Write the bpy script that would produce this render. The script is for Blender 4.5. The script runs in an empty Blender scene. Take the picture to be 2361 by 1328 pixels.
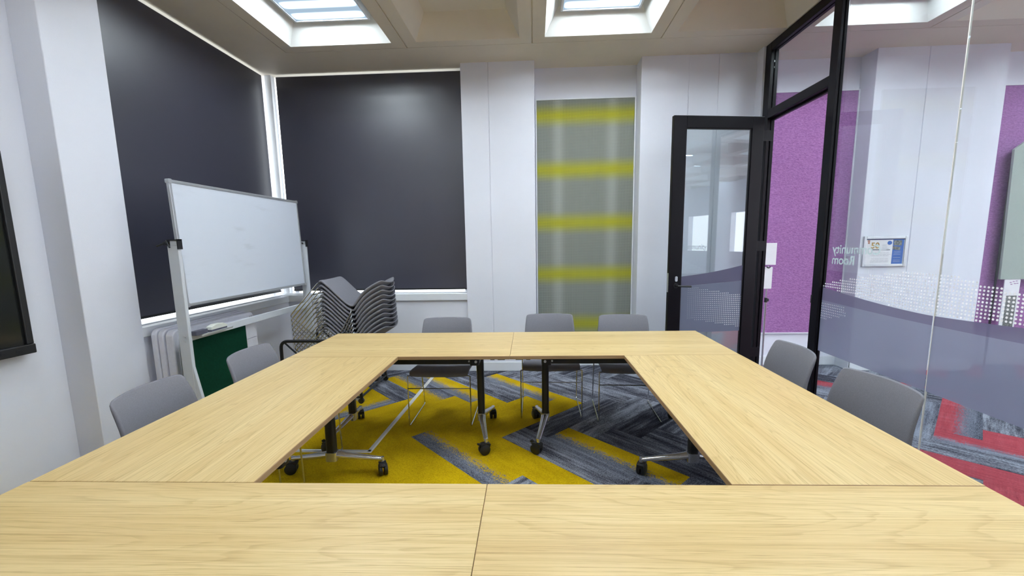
import bpy, bmesh, math, random
from mathutils import Vector, Matrix
random.seed(7)
PI = math.pi
sc = bpy.context.scene
COL = sc.collection
W, H = 2361.0, 1328.0

# ------------------------------------------------------------------ helpers
class MB:
    """collects shapes, then links them as ONE mesh object"""
    def __init__(self):
        self.v = []; self.f = []; self.m = []
    def add(self, vs, fs, mi=0):
        o = len(self.v)
        self.v += [tuple(v) for v in vs]
        self.f += [tuple(i + o for i in f) for f in fs]
        self.m += [mi] * len(fs)
        return self
    def box(self, a, b, mi=0, M=None):
        x0, y0, z0 = a; x1, y1, z1 = b
        if x0 > x1: x0, x1 = x1, x0
        if y0 > y1: y0, y1 = y1, y0
        if z0 > z1: z0, z1 = z1, z0
        vs = [Vector(p) for p in ((x0,y0,z0),(x1,y0,z0),(x1,y1,z0),(x0,y1,z0),(x0,y0,z1),(x1,y0,z1),(x1,y1,z1),(x0,y1,z1))]
        if M: vs = [M @ v for v in vs]
        return self.add(vs, [(0,3,2,1),(4,5,6,7),(0,1,5,4),(1,2,6,5),(2,3,7,6),(3,0,4,7)], mi)
    def rbox(self, a, b, r, axis=2, n=4, mi=0, M=None):
        """box whose four edges along 'axis' are rounded"""
        ax = [i for i in range(3) if i != axis]
        lo = [min(a[i], b[i]) for i in range(3)]; hi = [max(a[i], b[i]) for i in range(3)]
        pts = []
        for cx, cy, a0 in ((hi[ax[0]]-r, hi[ax[1]]-r, 0), (lo[ax[0]]+r, hi[ax[1]]-r, 90), (lo[ax[0]]+r, lo[ax[1]]+r, 180), (hi[ax[0]]-r, lo[ax[1]]+r, 270)):
            for k in range(n + 1):
                t = math.radians(a0 + 90 * k / n)
                pts.append((cx + r * math.cos(t), cy + r * math.sin(t)))
        return self.prism(pts, lo[axis], hi[axis], axis, mi, M)
    def prism(self, pts, z0, z1, axis=2, mi=0, M=None):
        ax = [i for i in range(3) if i != axis]
        vs = []
        for z in (z0, z1):
            for p in pts:
                v = [0, 0, 0]; v[ax[0]] = p[0]; v[ax[1]] = p[1]; v[axis] = z
                vs.append(M @ Vector(v) if M else Vector(v))
        n = len(pts)
        fs = [tuple(range(n)), tuple(range(n, 2 * n))]
        for i in range(n):
            j = (i + 1) % n
            fs.append((i, j, n + j, n + i))
        return self.add(vs, fs, mi)
    def tube(self, pts, r, n=8, closed=False, mi=0, rads=None, flat=1.0):
        pts = [Vector(p) for p in pts]
        N = len(pts); rings = []
        up = None
        for i, p in enumerate(pts):
            if closed:
                d = (pts[(i + 1) % N] - pts[i - 1]).normalized()
            elif i == 0: d = (pts[1] - p).normalized()
            elif i == N - 1: d = (p - pts[-2]).normalized()
            else: d = ((pts[i + 1] - p).normalized() + (p - pts[i - 1]).normalized()).normalized()
            if up is None:
                up = Vector((0, 0, 1)) if abs(d.z) < .9 else Vector((1, 0, 0))
            a = up - d * up.dot(d)
            if a.length < 1e-4:
                a = Vector((0, 1, 0)) - d * d.y
            a.normalize(); b = d.cross(a); up = a
            rr = rads[i] if rads else r
            rings.append([p + a * (rr * flat * math.cos(2 * PI * k / n)) + b * (rr * math.sin(2 * PI * k / n)) for k in range(n)])
        vs = [v for rg in rings for v in rg]
        fs = []
        for i in range(N if closed else N - 1):
            j = (i + 1) % N
            for k in range(n):
                l = (k + 1) % n
                fs.append((i * n + k, i * n + l, j * n + l, j * n + k))
        if not closed:
            fs.append(tuple(range(n - 1, -1, -1)))
            fs.append(tuple((N - 1) * n + k for k in range(n)))
        return self.add(vs, fs, mi)
    def cyl(self, a, b, r, n=20, mi=0, r2=None):
        return self.tube([a, b], r, n, mi=mi, rads=[r, r if r2 is None else r2])
    def disc(self, c, r, axis, n=8, mi=0):
        ax = [i for i in range(3) if i != axis]
        vs = []
        for k in range(n):
            v = list(c); v[ax[0]] += r * math.cos(2 * PI * k / n); v[ax[1]] += r * math.sin(2 * PI * k / n)
            vs.append(v)
        return self.add(vs, [tuple(range(n))], mi)
    def build(self, name, mats, parent=None, smooth=False, bevel=0, seg=2, fix=True, angle=35):
        me = bpy.data.meshes.new(name)
        me.from_pydata(self.v, [], self.f)
        if not isinstance(mats, (list, tuple)): mats = [mats]
        for m in mats: me.materials.append(m)
        me.polygons.foreach_set('material_index', self.m)
        if fix:
            bm = bmesh.new(); bm.from_mesh(me)
            bmesh.ops.recalc_face_normals(bm, faces=bm.faces)
            bm.to_mesh(me); bm.free()
        o = bpy.data.objects.new(name, me); COL.objects.link(o)
        if parent is not None: o.parent = parent
        if bevel:
            b = o.modifiers.new('bevel', 'BEVEL'); b.width = bevel; b.segments = seg; b.limit_method = 'ANGLE'
            b.angle_limit = math.radians(40)
        if smooth:
            shade(me, angle)
        return o

def shade(me, angle=35):
    me.polygons.foreach_set('use_smooth', [True] * len(me.polygons))
    bm = bmesh.new(); bm.from_mesh(me)
    for e in bm.edges:
        if len(e.link_faces) == 2:
            try: e.smooth = e.calc_face_angle() < math.radians(angle)
            except Exception: pass
        else: e.smooth = False
    bm.to_mesh(me); bm.free()

def fillet(pts, r, n=5, closed=False):
    pts = [Vector(p) for p in pts]; out = []; N = len(pts)
    for i, p in enumerate(pts):
        if not closed and i in (0, N - 1): out.append(p); continue
        a = pts[i - 1]; b = pts[(i + 1) % N]
        da = (a - p); db = (b - p)
        rr = min(r, da.length * .48, db.length * .48)
        s = p + da.normalized() * rr; e = p + db.normalized() * rr
        for k in range(n + 1):
            t = k / n
            out.append((1 - t) ** 2 * s + 2 * t * (1 - t) * p + t * t * e)
    return out

def empty(name, loc=(0,0,0), rz=0):
    o = bpy.data.objects.new(name, None); COL.objects.link(o)
    o.location = loc; o.rotation_euler = (0, 0, rz); o.empty_display_size = .1
    return o
def tag(o, label=None, cat=None, group=None, kind=None):
    if label: o['label'] = label
    if cat: o['category'] = cat
    if group: o['group'] = group
    if kind: o['kind'] = kind
    return o
def children(o): return [c for c in bpy.data.objects if c.parent is o]
def copy_tree(o, parent=None):
    c = o.copy(); COL.objects.link(c)
    if parent is not None: c.parent = parent
    for ch in children(o): copy_tree(ch, c)
    return c

# ------------------------------------------------------------------ materials
def newmat(name):
    m = bpy.data.materials.new(name); m.use_nodes = True
    nt = m.node_tree; b = nt.nodes['Principled BSDF']
    return m, nt, b
def L(nt, a, b): nt.links.new(a, b)
def node(nt, t, **kw):
    n = nt.nodes.new(t)
    for k, v in kw.items():
        if k.startswith('i_'):
            n.inputs[k[2:].replace('_', ' ')].default_value = v
        else: setattr(n, k, v)
    return n
def mth(nt, op, a, b=None, c=None, clamp=False):
    n = nt.nodes.new('ShaderNodeMath'); n.operation = op; n.use_clamp = clamp
    for i, x in enumerate((a, b, c)):
        if x is None: continue
        if isinstance(x, (int, float)): n.inputs[i].default_value = x
        else: nt.links.new(x, n.inputs[i])
    return n.outputs[0]
def mixc(nt, f, a, b):
    n = nt.nodes.new('ShaderNodeMix'); n.data_type = 'RGBA'
    for s, x in ((n.inputs[0], f), (n.inputs[6], a), (n.inputs[7], b)):
        if isinstance(x, (int, float)): s.default_value = x
        elif isinstance(x, tuple): s.default_value = (*x, 1) if len(x) == 3 else x
        else: nt.links.new(x, s)
    return n.outputs[2]
def ramp(nt, f, stops, interp='LINEAR'):
    n = nt.nodes.new('ShaderNodeValToRGB'); cr = n.color_ramp; cr.interpolation = interp
    while len(cr.elements) < len(stops): cr.elements.new(.5)
    for e, (p, c) in zip(cr.elements, stops):
        e.position = p; e.color = (*c, 1) if len(c) == 3 else c
    nt.links.new(f, n.inputs[0])
    return n.outputs[0]
def smooth(nt, x, lo, hi):
    n = nt.nodes.new('ShaderNodeMapRange'); n.interpolation_type = 'SMOOTHSTEP'
    n.inputs[1].default_value = lo; n.inputs[2].default_value = hi
    nt.links.new(x, n.inputs[0]); return n.outputs[0]
def coords(nt, scale=(1,1,1), kind='Object', loc=None):
    tc = nt.nodes.new('ShaderNodeTexCoord'); mp = nt.nodes.new('ShaderNodeMapping')
    mp.inputs['Scale'].default_value = scale
    nt.links.new(tc.outputs[kind], mp.inputs[0])
    if loc is not None: nt.links.new(loc, mp.inputs['Location'])
    return mp.outputs[0]
def noise(nt, vec, scale, detail=4, rough=.55, dist=0):
    n = nt.nodes.new('ShaderNodeTexNoise')
    n.inputs['Scale'].default_value = scale; n.inputs['Detail'].default_value = detail
    n.inputs['Roughness'].default_value = rough; n.inputs['Distortion'].default_value = dist
    nt.links.new(vec, n.inputs['Vector']); return n.outputs['Fac']
def bump(nt, b, h, strength=.3, dist=.01):
    n = nt.nodes.new('ShaderNodeBump'); n.inputs['Strength'].default_value = strength
    n.inputs['Distance'].default_value = dist
    nt.links.new(h, n.inputs['Height']); nt.links.new(n.outputs[0], b.inputs['Normal'])
def simple(name, c, rough=.5, metal=0, spec=.5, var=.0, vscale=20, bmp=0, bscale=200, vstretch=(1,1,1)):
    m, nt, b = newmat(name)
    b.inputs['Roughness'].default_value = rough; b.inputs['Metallic'].default_value = metal
    b.inputs['Specular IOR Level'].default_value = spec
    v = coords(nt, vstretch)
    n = noise(nt, v, vscale)
    lo = tuple(x * (1 - var) for x in c); hi = tuple(min(1, x * (1 + var)) for x in c)
    L(nt, ramp(nt, n, [(.25, lo), (.75, hi)]), b.inputs['Base Color'])
    if bmp: bump(nt, b, noise(nt, v, bscale, 3), bmp, .002)
    return m

M = {}
M['wall'] = simple('wall_paint', (.755, .768, .845), .6, var=.015, vscale=3, bmp=.18, bscale=160, spec=.35)
M['ceiling'] = simple('ceiling_paint', (.77, .715, .61), .8, var=.03, vscale=4, bmp=.1, bscale=90, spec=.2)
M['coffer_lamplit'] = simple('ceiling_paint_lamplit', (.80, .80, .77), .7, var=.01, vscale=4, spec=.2)  # same ceiling paint, whitened to put the lamp glow into lit coffers
M['white_gloss'] = simple('white_gloss_paint', (.78, .80, .84), .35, var=.01)
M['white_plastic'] = simple('white_moulded_plastic', (.74, .74, .82), .45, var=.04, vscale=40, bmp=.25, bscale=350)
M['white_metal'] = simple('white_powder_coat', (.62, .65, .70), .4, var=.02)
M['alu'] = simple('anodised_aluminium', (.62, .64, .67), .35, metal=.7, var=.05)
M['chrome'] = simple('chrome', (.60, .61, .63), .15, metal=.92, var=.01)
M['polished'] = simple('polished_aluminium', (.66, .66, .68), .22, metal=.85, var=.02)
M['black_metal'] = simple('black_powder_coat', (.008, .008, .010), .38, var=.1)
M['black_frame'] = simple('black_door_frame', (.005, .004, .006), .36, spec=.18, var=.1, vscale=8)
M['black_plastic'] = simple('black_plastic', (.010, .010, .011), .42, var=.1)
M['screen'] = simple('dark_screen', (.012, .013, .013), .12, var=.3, vscale=3)
M['blind'] = simple('charcoal_blind', (.037, .0365, .056), .40, var=.06, vscale=3, bmp=.06, bscale=700, spec=1.0)
M['fabric'] = simple('grey_upholstery', (.20, .198, .226), .9, var=.12, vscale=260, bmp=.35, bscale=900, spec=.2)
M['whiteboard'] = None
M['green'] = simple('green_felt', (.002, .040, .022), .9, var=.15, vscale=60, spec=.15)
M['cover'] = simple('white_cable_cover', (.62, .62, .60), .5, var=.03)
M['eraser'] = simple('pale_eraser', (.66, .68, .62), .6, var=.05)
M['eraser_dark'] = simple('dark_felt', (.07, .07, .10), .8, var=.1)
M['grey_green'] = simple('grey_green_pinboard', (.36, .41, .37), .85, var=.04, vscale=60, spec=.2)
M['paper'] = simple('white_paper', (.80, .80, .82), .6, var=.01)
M['cream'] = simple('cream_silicone', (.82, .79, .72), .5, var=.02)
M['blue'] = simple('print_blue', (.03, .12, .42), .4, var=.08)
M['navy'] = simple('print_navy', (.02, .04, .16), .4, var=.05)
M['gold'] = simple('print_gold', (.45, .28, .08), .4, var=.25, vscale=60)
M['inkgrey'] = simple('print_grey', (.42, .43, .48), .5, var=.1)
M['ink'] = simple('print_black', (.03, .03, .035), .5, var=.4, vscale=80)
M['photo'] = simple('print_photograph', (.16, .17, .16), .4, var=.9, vscale=55)
M['brownprint'] = simple('print_brown', (.35, .13, .07), .5, var=.2, vscale=80)
M['castor'] = simple('black_castor_rubber', (.012, .012, .012), .5, var=.1)
M['clear'] = None

# whiteboard with faint wiped smudges
m, nt, b = newmat('whiteboard_enamel'); M['whiteboard'] = m
v = coords(nt, (1, 1.2, 6)); n1 = noise(nt, v, 3, 5)
v2 = coords(nt, (1, 1, 1)); n2 = noise(nt, v2, 1.6, 2)
f = mth(nt, 'MULTIPLY', smooth(nt, n1, .5, .75), smooth(nt, n2, .45, .65))
L(nt, mixc(nt, f, (.67, .715, .81), (.55, .59, .66)), b.inputs['Base Color']); b.inputs['Roughness'].default_value = .3

# oak veneer, grain along local x
def oak(name, edge=False):
    m, nt, b = newmat(name)
    oi = nt.nodes.new('ShaderNodeObjectInfo')
    cb = nt.nodes.new('ShaderNodeCombineXYZ')
    L(nt, mth(nt, 'MULTIPLY', oi.outputs['Random'], 37.0), cb.inputs[0]); L(nt, mth(nt, 'MULTIPLY', oi.outputs['Random'], 11.0), cb.inputs[1])
    if edge:
        v = coords(nt, (2, 2, 60)); n1 = noise(nt, v, 3)
        L(nt, ramp(nt, n1, [(.3, (.33, .20, .095)), (.7, (.42, .27, .14))]), b.inputs['Base Color'])
        b.inputs['Roughness'].default_value = .5
        return m
    big = noise(nt, coords(nt, (.50, 4.6, 1), loc=cb.outputs[0]), 1.0, 1.5, .4)
    sm_ = noise(nt, coords(nt, (1.6, 20, 1), loc=cb.outputs[0]), 1.0, 2, .5)
    # cathedral figure : contour bands of a long stretched height field
    h = mth(nt, 'ADD', mth(nt, 'MULTIPLY', big, 26.0), mth(nt, 'MULTIPLY', sm_, 1.6))
    fr = mth(nt, 'FRACT', h)
    line = smooth(nt, fr, .70, .95)
    line = mth(nt, 'MULTIPLY', line, smooth(nt, fr, 1.0, .95))
    fine = noise(nt, coords(nt, (.30, 48, 1), loc=cb.outputs[0]), 3, 6, .62)
    pores = noise(nt, coords(nt, (2.4, 250, 1), loc=cb.outputs[0]), 2, 3, .7)
    wide = noise(nt, coords(nt, (.25, 6, 1), loc=cb.outputs[0]), 2, 3, .55)
    c = ramp(nt, wide, [(.3, (.61, .43, .19)), (.5, (.67, .495, .235)), (.72, (.73, .565, .29))])
    c = mixc(nt, mth(nt, 'MULTIPLY', smooth(nt, fine, .40, .66), .45), c, (.50, .335, .135))
    c = mixc(nt, mth(nt, 'MULTIPLY', mth(nt, 'MULTIPLY', line, smooth(nt, fine, .30, .60)), .38), c, (.38, .24, .085))
    c = mixc(nt, mth(nt, 'MULTIPLY', smooth(nt, pores, .54, .68), .68), c, (.34, .21, .07))
    L(nt, c, b.inputs['Base Color'])
    b.inputs['Roughness'].default_value = .38; b.inputs['Specular IOR Level'].default_value = .4
    bump(nt, b, pores, .08, .001)
    return m
M['oak'] = oak('oak_veneer'); M['oak_edge'] = oak('oak_edge_band', True)

# thin clear glazing: passes light straight through and mirrors at its surface
def glazing(name, tint=(.90, .925, .925), refl=1.0):
    m = bpy.data.materials.new(name); m.use_nodes = True; nt = m.node_tree
    nt.nodes.remove(nt.nodes['Principled BSDF']); out = nt.nodes['Material Output']
    tr = node(nt, 'ShaderNodeBsdfTransparent'); tr.inputs[0].default_value = (*tint, 1)
    gl = node(nt, 'ShaderNodeBsdfGlossy'); gl.inputs['Roughness'].default_value = .0; gl.inputs[0].default_value = (.95, .97, 1, 1)
    fr = node(nt, 'ShaderNodeFresnel')
    ge = node(nt, 'ShaderNodeNewGeometry')     # both faces of the pane see air outside and glass inside
    L(nt, mth(nt, 'MULTIPLY_ADD', ge.outputs['Backfacing'], 1 / 1.5 - 1.5, 1.5), fr.inputs[0])
    mx = node(nt, 'ShaderNodeMixShader')
    v = coords(nt, (1, 1, 1)); sm = noise(nt, v, 2)
    fac = mth(nt, 'MULTIPLY', fr.outputs[0], mth(nt, 'MULTIPLY_ADD', sm, .15, refl))
    L(nt, fac, mx.inputs[0]); L(nt, tr.outputs[0], mx.inputs[1]); L(nt, gl.outputs[0], mx.inputs[2]); L(nt, mx.outputs[0], out.inputs[0])
    return m
M['glass'] = glazing('clear_glazing')
M['glass_door'] = glazing('door_glazing', (.88, .92, .93), 2.6)

def frosted(name, c, clear=.2):
    m = bpy.data.materials.new(name); m.use_nodes = True; nt = m.node_tree
    nt.nodes.remove(nt.nodes['Principled BSDF']); out = nt.nodes['Material Output']
    tr = node(nt, 'ShaderNodeBsdfTransparent'); tl = node(nt, 'ShaderNodeBsdfTranslucent'); df = node(nt, 'ShaderNodeBsdfDiffuse')
    v = coords(nt, (1, 1, 1)); sm = noise(nt, v, 1.5, 2)
    cc = ramp(nt, sm, [(.3, tuple(x * .94 for x in c)), (.7, tuple(min(1, x * 1.05) for x in c))])
    L(nt, cc, tl.inputs[0]); L(nt, cc, df.inputs[0])
    a = node(nt, 'ShaderNodeMixShader'); a.inputs[0].default_value = .5
    L(nt, tl.outputs[0], a.inputs[1]); L(nt, df.outputs[0], a.inputs[2])
    mx = node(nt, 'ShaderNodeMixShader'); mx.inputs[0].default_value = clear
    L(nt, a.outputs[0], mx.inputs[1]); L(nt, tr.outputs[0], mx.inputs[2]); L(nt, mx.outputs[0], out.inputs[0])
    return m
M['film'] = frosted('frosted_lilac_film', (.26, .27, .375), .10)
M['film_dark'] = frosted('dusky_lilac_film', (.185, .17, .265), .08)

M['dot'] = frosted('white_vinyl', (.97, .97, 1.0), .0); M['text_vinyl'] = frosted('pale_vinyl', (.74, .88, .86), .05)

# lit diffuser with two tubes glowing through it (tubes run along x)
def diffuser():
    m = bpy.data.materials.new('lit_prismatic_diffuser'); m.use_nodes = True; nt = m.node_tree
    nt.nodes.remove(nt.nodes['Principled BSDF']); out = nt.nodes['Material Output']
    sx = nt.nodes.new('ShaderNodeSeparateXYZ'); L(nt, coords(nt), sx.inputs[0])
    # tubes at spacing .18 in y, stopping short of the ends in x
    fy = mth(nt, 'ABSOLUTE', mth(nt, 'SUBTRACT', mth(nt, 'FRACT', mth(nt, 'ADD', mth(nt, 'DIVIDE', sx.outputs[1], .18), .02)), .5))
    g = mth(nt, 'POWER', smooth(nt, fy, .42, .04), 3.0)
    ex = smooth(nt, mth(nt, 'ABSOLUTE', sx.outputs[0]), .33, .24)
    fac = mth(nt, 'MULTIPLY', g, ex)
    em = node(nt, 'ShaderNodeEmission')
    L(nt, mixc(nt, fac, (.60, .80, 1.0), (.92, .98, 1.0)), em.inputs[0])
    L(nt, mth(nt, 'MULTIPLY_ADD', fac, LAMP[1], LAMP[0]), em.inputs[1])
    L(nt, em.outputs[0], out.inputs[0])
    return m
LAMP = (.75, 74.0)
M['diffuser'] = diffuser()

# purple felt wall covering
m, nt, b = newmat('purple_felt'); M['purple'] = m
v = coords(nt, (1, 1, 2.4)); n1 = noise(nt, v, 42, 3, .5, .6); n2 = noise(nt, coords(nt), 2, 2)
c = ramp(nt, n1, [(.32, (.28, .125, .305)), (.68, (.42, .205, .445))])
L(nt, c, b.inputs['Base Color']); b.inputs['Roughness'].default_value = .9; b.inputs['Specular IOR Level'].default_value = .15
bump(nt, b, n1, .6, .012)

# perforated acoustic panel: grid of small holes, yellow bands, two paler stripes
m, nt, b = newmat('perforated_panel'); M['perforated'] = m
sx = nt.nodes.new('ShaderNodeSeparateXYZ'); L(nt, coords(nt), sx.inputs[0])
X_, Z_ = sx.outputs[0], sx.outputs[2]
PT = .0126
def tri(u, p):  # 0 at the cell edge .. .5 at its centre
    return mth(nt, 'SUBTRACT', .5, mth(nt, 'ABSOLUTE', mth(nt, 'SUBTRACT', mth(nt, 'FRACT', mth(nt, 'DIVIDE', u, p)), .5)))
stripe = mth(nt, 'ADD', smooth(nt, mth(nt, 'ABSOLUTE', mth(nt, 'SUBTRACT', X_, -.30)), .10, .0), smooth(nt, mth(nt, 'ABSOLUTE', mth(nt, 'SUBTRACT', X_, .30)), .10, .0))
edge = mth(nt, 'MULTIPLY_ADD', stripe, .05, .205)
gx = mth(nt, 'GREATER_THAN', tri(X_, PT), edge); gz = mth(nt, 'GREATER_THAN', tri(Z_, PT), edge)
hole = mth(nt, 'MULTIPLY', gx, gz)
wob = mth(nt, 'MULTIPLY', mth(nt, 'SUBTRACT', noise(nt, coords(nt, (1, 1, .4)), 5, 2), .5), .02)
zb = mth(nt, 'ADD', Z_, wob)
fz = mth(nt, 'MULTIPLY', mth(nt, 'ABSOLUTE', mth(nt, 'SUBTRACT', mth(nt, 'FRACT', mth(nt, 'DIVIDE', mth(nt, 'SUBTRACT', zb, .2215), .587)), .5)), .587)
yel = mth(nt, 'POWER', smooth(nt, fz, .15, .0), .9)
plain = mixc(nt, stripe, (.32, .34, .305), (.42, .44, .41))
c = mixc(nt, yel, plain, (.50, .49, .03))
c = mixc(nt, mth(nt, 'MULTIPLY', hole, .93), c, (.045, .05, .045))
L(nt, c, b.inputs['Base Color']); b.inputs['Roughness'].default_value = .8; b.inputs['Specular IOR Level'].default_value = .2

# carpet planks: uv 'plank' = along / across one plank, uv 'kind' = (accent threshold, shade)
def carpet():
    m, nt, b = newmat('carpet_planks')
    u1 = node(nt, 'ShaderNodeUVMap', uv_map='plank'); u2 = node(nt, 'ShaderNodeUVMap', uv_map='kind')
    s1 = nt.nodes.new('ShaderNodeSeparateXYZ'); L(nt, u1.outputs[0], s1.inputs[0])
    s2 = nt.nodes.new('ShaderNodeSeparateXYZ'); L(nt, u2.outputs[0], s2.inputs[0])
    U, V, T, S = s1.outputs[0], s1.outputs[1], s2.outputs[0], s2.outputs[1]
    cb = nt.nodes.new('ShaderNodeCombineXYZ')
    L(nt, mth(nt, 'MULTIPLY', U, 1.0), cb.inputs[0]); L(nt, mth(nt, 'MULTIPLY', V, .25), cb.inputs[1]); L(nt, mth(nt, 'MULTIPLY', S, 13.7), cb.inputs[2])
    def mp(scale):
        n = nt.nodes.new('ShaderNodeMapping'); n.inputs['Scale'].default_value = scale; L(nt, cb.outputs[0], n.inputs[0]); return n.outputs[0]
    streak = noise(nt, mp((3.0, 34, 1)), 1.6, 5, .65)
    patch = noise(nt, mp((2.5, 7, 1)), 1.5, 3, .5)
    fuzz = noise(nt, mp((.7, 1, 1)), 150, 3, .7)
    rag = noise(nt, mp((9, 26, 1)), 2.2, 6, .75)
    pos = mth(nt, 'ADD', V, mth(nt, 'MULTIPLY', mth(nt, 'SUBTRACT', rag, .5), 1.0))
    pos = mth(nt, 'ADD', pos, mth(nt, 'MULTIPLY', mth(nt, 'SUBTRACT', fuzz, .5), 1.3))
    d = mth(nt, 'SUBTRACT', pos, T)
    mask = smooth(nt, d, -.02, .05)
    band = noise(nt, mp((.9, 22, 1)), 1.3, 3, .5)
    tone = mth(nt, 'ADD', mth(nt, 'MULTIPLY', streak, .36), mth(nt, 'MULTIPLY', patch, .42))
    tone = mth(nt, 'ADD', tone, mth(nt, 'MULTIPLY', band, .45))
    tone = mth(nt, 'ADD', tone, mth(nt, 'MULTIPLY', mth(nt, 'SUBTRACT', S, .5), .20))
    tone = mth(nt, 'ADD', tone, mth(nt, 'MULTIPLY', mth(nt, 'SUBTRACT', fuzz, .5), .70))
    grey = ramp(nt, tone, [(.38, (.014, .014, .022)), (.53, (.050, .052, .070)), (.65, (.145, .152, .185)), (.79, (.31, .33, .39))])
    # pale fringe beside the coloured part
    fr = mth(nt, 'MULTIPLY', smooth(nt, d, -.75, -.1), mth(nt, 'LESS_THAN', T, 1.5))
    grey = mixc(nt, mth(nt, 'MULTIPLY', fr, mth(nt, 'MULTIPLY_ADD', fuzz, 1.2, .0)), grey, (.21, .235, .30))
    geo = nt.nodes.new('ShaderNodeNewGeometry'); sp = nt.nodes.new('ShaderNodeSeparateXYZ'); L(nt, geo.outputs['Position'], sp.inputs[0])
    outside = mth(nt, 'GREATER_THAN', sp.outputs[0], 2.33)
    yl = ramp(nt, mth(nt, 'ADD', mth(nt, 'MULTIPLY', fuzz, .7), mth(nt, 'MULTIPLY', patch, .3)), [(.3, (.34, .215, .001)), (.6, (.62, .415, .004))])
    rd = ramp(nt, mth(nt, 'ADD', mth(nt, 'MULTIPLY', fuzz, .5), mth(nt, 'MULTIPLY', streak, .5)), [(.35, (.26, .035, .05)), (.65, (.44, .075, .095))])
    c = mixc(nt, mask, grey, mixc(nt, outside, yl, rd))
    L(nt, c, b.inputs['Base Color'])
    b.inputs['Roughness'].default_value = .95; b.inputs['Specular IOR Level'].default_value = .1
    bump(nt, b, fuzz, .5, .004)
    return m
M['carpet'] = carpet()

# ------------------------------------------------------------------ room figures
CZ = 3.368           # ceiling
YB = 4.73            # pilaster faces on the back wall
YR = 4.945           # recess faces
XL = -3.03           # left wall
XP = 2.325           # glass partition (room side face)
TPHI, TX, TY = 0.0108, -0.1762, 3.4579   # table group: turn and middle of its back edge
TOP = .73

# floor: herringbone carpet planks
U = .2475; R2 = math.sqrt(2)
def fxy(i, j):
    s = -2.085 + U * i; t = 1.96 + U * j
    return ((s + t) / R2, (t - s) / R2)
Yel, Gry = -2.0, 4.0
# accent threshold, +1 accent on the far (high) side, -1 accent on the near (low) side
KIND = {('H',-6,3):(.5,1), ('H',-8,1):(.42,1), ('H',-9,0):(.5,-1), ('H',-11,-2):(.15,1), ('V',-6,-4):(Yel,1), ('V',-7,-5):(.45,-1),
        ('V',-5,-3):(Yel,1), ('V',-4,-2):(Yel,1), ('V',-3,-1):(Yel,1), ('V',-2,0):(Yel,1), ('H',-7,-6):(Yel,1), ('H',-6,-5):(Yel,1),
        ('H',-5,-4):(Yel,1), ('H',-4,-3):(Yel,1), ('H',-3,-2):(.50,1), ('H',-2,-1):(Yel,1), ('H',0,1):(.40,1), ('H',-1,0):(1.25,1),
        ('H',6,7):(Yel,1), ('H',8,9):(.35,1), ('V',8,10):(.5,-1), ('V',7,9):(.68,-1), ('H',9,10):(Yel,1), ('H',3,12):(.3,1), ('H',5,14):(.8,1),
        ('V',0,-6):(Yel,1), ('V',-1,-7):(Yel,1), ('V',-2,-8):(Yel,1), ('V',-3,-9):(Yel,1), ('V',-4,-10):(Yel,1), ('V',-5,-11):(Yel,1), ('V',1,-5):(Gry,1), ('V',2,-4):(Yel,1), ('H',7,8):(Gry,1), ('V',9,11):(Gry,1), ('V',6,8):(.5,1)}
def build_floor():
    bm = bmesh.new(); l1 = bm.loops.layers.uv.new('plank'); l2 = bm.loops.layers.uv.new('kind')
    seen = set()
    for j in range(-60, 60):
        for i in range(-45, 60):
            x, y = fxy(i, j)
            if not (-4.6 < x < 10.9 and -8.4 < y < 6.4): continue
            d = (i - j + 1) % 8
            if d < 4: k = ('H', i - d, j)
            else: k = ('V', i, j + (d - 4) - 3)
            if k in seen: continue
            seen.add(k)
            rnd = random.Random(hash((k[0] == 'H', k[1], k[2])) & 0xffff)
            _, a, c = k
            if k[0] == 'H': q = [(a, c), (a + 4, c), (a + 4, c + 1), (a, c + 1)]; uv = [(0, 0), (1, 0), (1, 1), (0, 1)]
            else: q = [(a, c), (a + 1, c), (a + 1, c + 4), (a, c + 4)]; uv = [(0, 0), (0, 1), (1, 1), (1, 0)]
            if k in KIND: T, side = KIND[k]
            else:
                cx, cy = fxy(a + (2 if k[0] == 'H' else .5), c + (.5 if k[0] == 'H' else 2))
                r = rnd.random(); side = 1 if rnd.random() < .5 else -1
                T = Gry
                if (cy < 1.9 or cx < -1.9) and cx < 2.3: T = Yel if r < .3 else (.5 if r < .5 else Gry)
                if cx > 2.4 and (cy < 2.6 or cx > 4.2): T = Yel if r < .25 else (.5 if r < .45 else Gry)
            if side < 0: uv = [(u_, 1 - v_) for u_, v_ in uv]
            sh = rnd.random()
            f = bm.faces.new([bm.verts.new((*fxy(*p), 0)) for p in q])
            for lp, p in zip(f.loops, uv):
                lp[l1].uv = p; lp[l2].uv = (T, sh)
    bmesh.ops.remove_doubles(bm, verts=bm.verts, dist=.0005)
    for co, no in (((-3.06, 0, 0), (-1, 0, 0)), ((9.55, 0, 0), (1, 0, 0)), ((0, -7.05, 0), (0, -1, 0)), ((0, 4.96, 0), (0, 1, 0))):
        bmesh.ops.bisect_plane(bm, geom=bm.verts[:] + bm.edges[:] + bm.faces[:], plane_co=co, plane_no=no, clear_outer=True)
    # give the floor a body
    r = bmesh.ops.extrude_face_region(bm, geom=bm.faces[:])
    for v in r['geom']:
        if isinstance(v, bmesh.types.BMVert): v.co.z -= .05
    bmesh.ops.recalc_face_normals(bm, faces=bm.faces)
    me = bpy.data.meshes.new('floor'); bm.to_mesh(me); bm.free()
    me.materials.append(M['carpet'])
    o = bpy.data.objects.new('floor', me); COL.objects.link(o)
    tag(o, 'herringbone carpet of grey and yellow planks, red and grey beyond the glass', kind='structure')
build_floor()

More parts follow.
